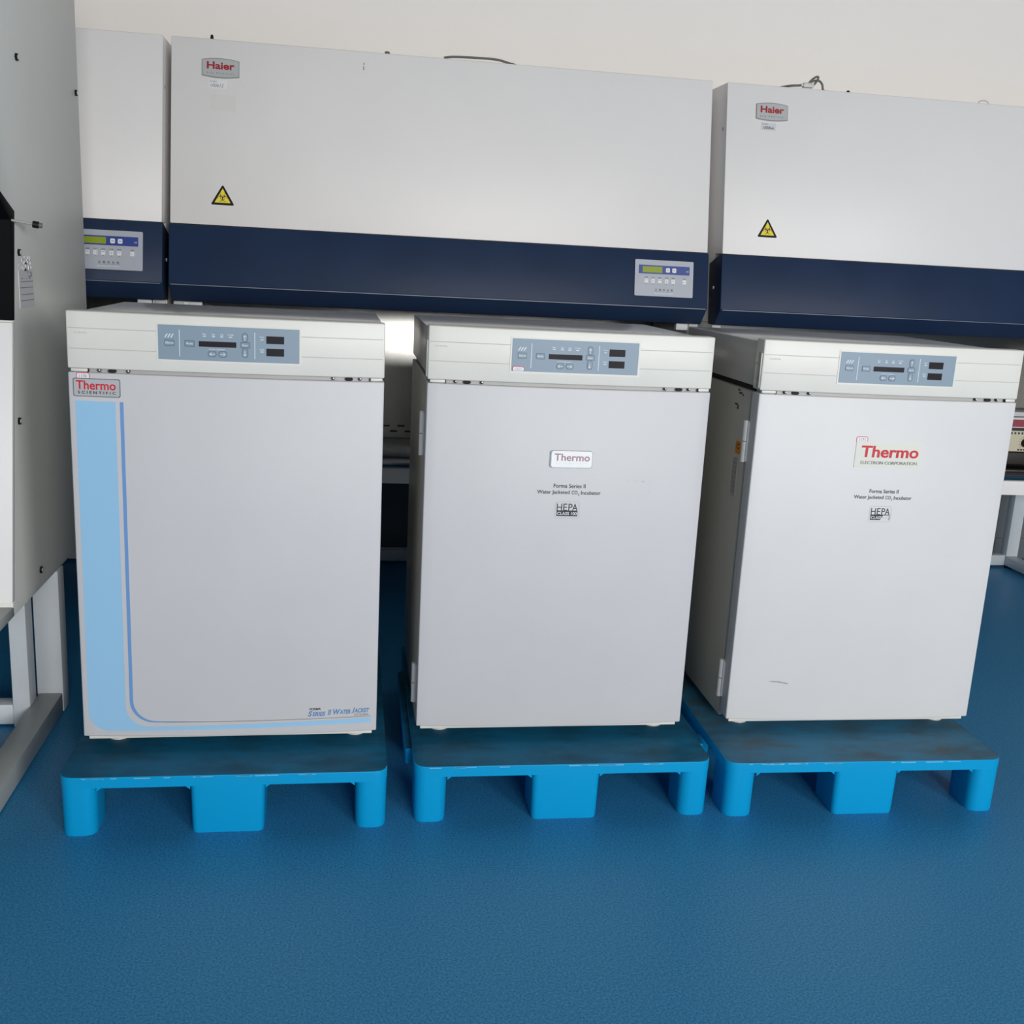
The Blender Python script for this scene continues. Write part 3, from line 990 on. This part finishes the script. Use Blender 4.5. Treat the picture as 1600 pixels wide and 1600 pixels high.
        for kx, nm, sh in ((1.079, '电源', 0), (1.104, 'OUT', 1), (1.129, '插座', 2), (1.155, '杀菌', 3), (1.180, '照明', 0), (1.222, '消音', 4)):
            B(MB().rrect(kx + s0 - .0065, kx + s0 + .0065, 1.2365, 1.2510, .002, Y, Y - .0010).warp(onslant), 'button', M['key'], cp)
            B(MB().text(nm, kx + s0 - .006, kx + s0 + .006, 1.2530, 1.2578, Y, .0003).warp(onslant), 'panel_legend', M['ink'], cp)
            g = MB()
            c0 = kx + s0
            if sh == 0:
                g.strip([(c0 - .003, 1.248), (c0, 1.2435), (c0 + .0035, 1.248)], .0012, Y - .001, .0003)
            elif sh == 1:
                g.strip([(c0 - .0015, 1.239), (c0 - .0015, 1.249)], .001, Y - .001, .0003)
                g.strip([(c0 + .003, 1.239), (c0 + .003, 1.249)], .001, Y - .001, .0003)
            elif sh == 2:
                g.box(c0 - .005, c0 + .005, Y - .0013, Y - .001, 1.246, 1.248)
            elif sh == 3:
                g.strip(arc(c0, 1.2435, .003, 0, 2 * PI, 12)[:-1], .001, Y - .001, .0003, closed=True)
            else:
                g.box(c0 - .005, c0 + .002, Y - .0013, Y - .001, 1.243, 1.244)
            B(g.warp(onslant), 'button_mark', M['ink_grey'], cp)
            if sh != 4:
                B(MB().box(kx + s0 - .0025, kx + s0 + .0025, Y - .0003, Y, 1.2328, 1.2346).warp(onslant), 'indicator', M['ink_grey'], cp)
        for k, ch in enumerate('生物安全柜'):
            a = 1.1125 + s0 + k * .0148
            B(MB().text(ch, a, a + .0085, 1.2090, 1.2170, Y, .0003, bold=.01).warp(onslant), 'panel_title', M['ink'], cp)
        B(MB().box(1.110 + s0, 1.182 + s0, Y - .0003, Y, 1.2055, 1.2065).warp(onslant), 'title_rule', M['ink_grey'], cp)
        B(MB().text('BIOLOGICAL SAFETY CABINET', 1.111 + s0, 1.181 + s0, 1.1990, 1.2030, Y, .0003).warp(onslant), 'panel_legend', M['key'], cp)
    return t


def rtri(cx, zb, zh, s):
    w = .0790
    zc = zb + (zh - zb) * .36
    P = [Vector((cx - w / 2, zb)), Vector((cx + w / 2, zb)), Vector((cx, zh))]
    Q = [Vector((cx, zc)) + (p - Vector((cx, zc))) * s for p in P]
    if s < 1:                    # even border width
        d = .0075
        zc = zb + d + (zh - zb - 2.8 * d) * .36
        Q = [Vector((cx - w / 2 + d * 1.75, zb + d)), Vector((cx + w / 2 - d * 1.75, zb + d)), Vector((cx, zh - d * 1.75))]
    out = []
    r = .004 if s == 1 else .0005
    for i in range(3):
        a, p, b = Q[i - 1], Q[i], Q[(i + 1) % 3]
        u, v = (a - p).normalized(), (b - p).normalized()
        out += [p + u * r * 1.7, p + (u + v).normalized() * r * .7, p + v * r * 1.7]
    return [(p.x, p.y) for p in out]


def stand(x0, x1, label):
    t = thing('cabinet_stand', label, 'stand', ((x0 + x1) / 2, 4.05, 0), 0, 'stands under the wall cabinets')

    def B(mb, name, m):
        off = Vector(t.location)
        for v in mb.bm.verts:
            v.co -= off
        return mb.build(name, m, t)
    for a in (x0, x1 - .06):
        for y in (3.76, 4.37):
            B(MB().box(a, a + .06, y, y + .05, .055, .489, .004), 'leg', M['tube'])
        B(MB().box(a, a + .06, 3.72, 4.42, .012, .0545, .004), 'side_rail', M['tube'])
        for y in (3.78, 4.38):
            B(MB().cyl((a + .03, y, 0), (a + .03, y, .013), .022, n=16), 'levelling_foot', M['black'])
    B(MB().box(x0 + .061, x1 - .061, 4.372, 4.418, .012, .062, .004), 'rear_rail', M['tube'])
    B(MB().box(x0 + .061, x1 - .061, 4.380, 4.415, .43, .488, .004), 'upper_rail', M['tube'])
    return t


bio(-2.515, -0.612, 'white cabinet with navy hood, half hidden behind the tall grey cabinet', None, -0.8910, (-0.684, -0.633), '')
bio(-0.586, 1.312, 'long white cabinet with navy hood, bare grey cable lying on top', -0.4850, 1.036, (-0.560, -0.515, 1.255), '100612', True, -0.4140)
bio(1.368, 3.266, 'white cabinet with navy hood, cable with pale plug coiled on top', 1.4795, None, (), '100866', False, 1.5390, True)
stand(-2.50, -0.63, 'white tube stand under the cabinet half hidden by the grey one')
stand(-0.57, 1.295, 'white tube stand under the long middle cabinet')
stand(1.385, 3.16, 'white tube stand under the cabinet with the plug on top')

# ------------------------------------------------------------------ cables and bits on top of the cabinets
zt = 1.970
cb = MB().tube([(.335, 3.99, zt + .005), (.37, 3.985, zt + .010), (.45, 3.98, zt + .012), (.52, 3.98, zt + .012), (.56, 3.985, zt + .006), (.60, 4.02, zt + .004),
                (.62, 4.10, zt + .004), (.54, 4.16, zt + .004), (.42, 4.12, zt + .004), (.34, 4.08, zt + .004)], .0042)
tag(cb.build('power_cord', M['cable']), 'grey power cord lying bare along the top of the long cabinet', 'cord')
pc = thing('power_cord', 'coiled grey power cord with pale plug on top of the shorter cabinet', 'cord', (1.70, 3.99, zt))
o = Vector(pc.location)
tb = MB().tube([Vector(p) - o for p in ((1.600, 4.03, zt + .004), (1.63, 3.99, zt + .008), (1.66, 3.98, zt + .010), (1.675, 3.98, zt + .012))], .0042)
tb.tube([Vector(p) - o for p in ((1.695, 3.98, zt + .014), (1.712, 3.98, zt + .034), (1.730, 3.982, zt + .046), (1.738, 3.984, zt + .044), (1.733, 3.985, zt + .030), (1.715, 3.987, zt + .010),
                                 (1.709, 3.99, zt + .022), (1.722, 3.99, zt + .032), (1.745, 3.99, zt + .034), (1.760, 3.992, zt + .022), (1.768, 4.0, zt + .006), (1.80, 4.05, zt + .004), (1.72, 4.10, zt + .004))], .0040)
tb.build('cable', M['cable'], pc)
pm = MB().box(-.026, .016, -.030, -.008, .003, .020, .004)
pm.box(-.033, -.024, -.025, -.013, .006, .016, .002)
pm.build('plug', M['plug'], pc)
kb = MB().cyl((-.457, 3.96, zt - .001), (-.457, 3.96, zt + .011), .006, .004, 14)
tag(kb.build('knob', M['black']), 'small black knob on top of the long cabinet above its nameplate', 'knob')
kb = MB().cyl((.135, 3.97, zt - .001), (.135, 3.97, zt + .006), .010, .008, 14)
tag(kb.build('cap', M['cable']), 'small grey cap on top of the long cabinet near its pen mark', 'cap')
kb = MB().cyl((1.858, 3.975, zt - .001), (1.858, 3.975, zt + .006), .007, .005, 12)
tag(kb.build('rubber_plug', M['black']), 'tiny black rubber plug on top of the cabinet with the pale plug', 'plug')
lp = MB().tube([(2.40, 3.985, zt + .001), (2.405, 3.985, zt + .010), (2.43, 3.985, zt + .012), (2.445, 3.985, zt + .002)], .0025)
tag(lp.build('wire_clip', M['hinge']), 'tiny wire clip on the cabinet top by the frame edge', 'clip')

# ------------------------------------------------------------------ instrument inside the shorter cabinet
it = thing('laboratory_instrument', 'cream and black bench instrument with dial inside the cabinet behind the dusty pallet', 'instrument', (2.80, 4.05, .566))
MB().box(-.30, .22, -.14, .10, .012, .063, .006).build('base', M['instr_dark'], it)
for fx in (-.27, .19):
    for fy in (-.12, .08):
        MB().cyl((fx, fy, 0), (fx, fy, .013), .014, n=14).build('rubber_foot', M['black'], it)
MB().box(-.30, .22, -.13, .10, .063, .160, .004).build('case', M['instr_dark'], it)
fp = MB().box(-.296, .216, -.134, -.129, .066, .151).build('faceplate', M['instr'], it)
dl = MB().cyl((-.020, -.134, .102), (-.020, -.156, .102), .018, .015, 22).build('dial', M['black'], it)
tk = MB()
for k in range(11):
    a = math.radians(-40 + 26 * k)
    tk.strip([(-.020 + .023 * math.cos(a), .102 + .023 * math.sin(a)), (-.020 + .028 * math.cos(a), .102 + .028 * math.sin(a))], .002, -.1342, .0003)
tk.build('dial_scale', M['ink'], fp)
tk = MB()
for k in range(9):
    tk.box(-.09 + k * .016, -.082 + k * .016, -.1345, -.134, .137, .146)
for k in range(4):
    tk.box(-.050 + k * .013, -.041 + k * .013, -.1345, -.134, .070, .0765)
tk.build('faceplate_marks', M['ink'], fp)
MB().box(-.108, -.100, -.137, -.133, .093, .108).build('switch', M['black'], it)
bx_ = thing('carton', 'pale carton with maroon label on top of the bench instrument', 'box', (2.80, 4.03, .726))
MB().box(-.24, .20, -.10, .08, .001, .044, .003).build('carton_body', M['box'], bx_)
MB().box(-.085, .10, -.1012, -.1, .006, .036).build('carton_label', M['maroon'], bx_)
tr = MB().box(2.60, 2.98, 3.95, 4.10, .7715, .792, .008)
tag(tr.build('plastic_pouch', M['hinge']), 'grey pouch on the pale carton inside the cabinet', 'pouch')

# ------------------------------------------------------------------ tall cabinet at the left edge
LX = -0.752
lt = thing('tall_cabinet', 'tall grey-sided cabinet with black sash at the frame edge', 'safety cabinet', (-1.5, 2.9, .41))


def LB(mb, name, m, par=lt):
    off = Vector(lt.location)
    for v in mb.bm.verts:
        v.co -= off
    return mb.build(name, m, par)


LX0 = -2.25
side = [(2.484, .436), (2.649, 1.332), (2.552, 1.366), (2.44, 1.41), (2.55, 2.05), (3.32, 2.05), (3.325, .410), (2.48, .410)]
LB(MB().prism(side, LX0, LX, 'X', .003), 'body', M['cab_side'])
LB(MB().prism([(2.476, .446), (2.594, 1.083), (2.612, 1.083), (2.494, .446)], LX0 + .01, LX + .001, 'X', .002), 'front_panel', M['cab'])
LB(MB().prism([(2.590, 1.088), (2.616, 1.312), (2.540, 1.362), (2.552, 1.372), (2.652, 1.332), (2.608, 1.088)], LX0 + .01, LX + .002, 'X', .001), 'sash', M['sash'])
LB(MB().box(LX0 + .02, LX, 2.36, 2.49, .410, .434, .003), 'base_ledge', M['tube_grey'])
for by, bz in ((2.732, 1.676), (3.288, 1.678), (2.672, 1.240), (2.604, .854), (2.715, .457)):
    b = LB(MB().cyl((LX - .001, by, bz), (LX + .005, by, bz), .0095, .0085, 6), 'bolt', M['black'])
    LB(MB().cyl((LX + .0045, by, bz), (LX + .0062, by, bz), .0052, n=12), 'bolt_head', M['sticker_dim'], b)
pin = LB(MB().cyl((LX - .004, 2.626, 1.312), (LX + .050, 2.630, 1.3045), .0030, n=12), 'hinge_pin', M['rail'])
LB(MB().cyl((LX + .046, 2.629, 1.3050), (LX + .059, 2.631, 1.3033), .0078, n=14), 'pin_knob', M['black'], pin)
LB(MB().cyl((LX + .059, 2.631, 1.3033), (LX + .066, 2.632, 1.3023), .0058, n=14), 'pin_tip', M['cable'], pin)
lab = LB(MB().box(LX - .0005, LX + .0012, 2.662, 2.778, 1.112, 1.200), 'rating_label', M['sticker_dim'])
g = MB()
for k, zz in enumerate((1.128, 1.142, 1.158, 1.172)):
    g.box(LX + .0011, LX + .0015, 2.668 + .006 * (k % 2), 2.772, zz, zz + .0018)
for k in range(14):
    a, b = random.uniform(2.668, 2.76), random.uniform(1.176, 1.196)
    g.box(LX + .0011, LX + .0015, a, a + random.uniform(.004, .014), b, b + .002)
LB(g, 'label_print', M['ink_grey'], lab)
g = MB()
for k in range(26):
    a, b = random.uniform(2.664, 2.768), random.uniform(1.196, 1.228)
    g.box(LX - .0003, LX + .0012, a, a + random.uniform(.004, .016), b, b + random.uniform(.002, .008))
LB(g, 'sticker_residue', M['sticker'], lab)

ls = thing('cabinet_stand', 'grey and white tube stand under the tall grey-sided cabinet', 'stand', (-1.5, 2.8, 0))


def SB(mb, name, m):
    off = Vector(ls.location)
    for v in mb.bm.verts:
        v.co -= off
    return mb.build(name, m, ls)


for sx in (LX, -2.19):
    SB(MB().box(sx - .062, sx, 2.20, 2.862, .004, .060, .003), 'side_rail', M['tube_grey'])
    SB(MB().box(sx - .066, sx + .002, 2.864, 2.925, .004, .408, .003), 'leg', M['tube'])
    SB(MB().box(sx - .062, sx - .002, 2.15, 2.197, .0, .045, .003), 'levelling_foot', M['black'])
SB(MB().box(-.856, -.812, 2.775, 2.835, .0, .409, .003), 'inner_leg', M['tube'])
SB(MB().box(-2.10, -.857, 2.780, 2.830, .006, .062, .003), 'cross_rail', M['tube'])

# white cord hanging at the flank of the striped incubator
cd = MB()
for k in range(4):
    dx, dy = -.012 - .004 * k, .13 + .012 * k
    cd.tube([(-.571 + .4 * dx * 0 - .006, 2.331 + dy, .34), (-.571 + dx, 2.331 + dy, .28), (-.571 + dx - .004, 2.331 + dy + .01, .215), (-.571 + dx + .006, 2.331 + dy + .02, .190 + .006 * k), (-.571 - .006, 2.331 + dy + .03, .25)], .0022, 8)
tag(cd.build('cord', M['cord']), 'white cord bundle hanging beside the striped incubator', 'cord')
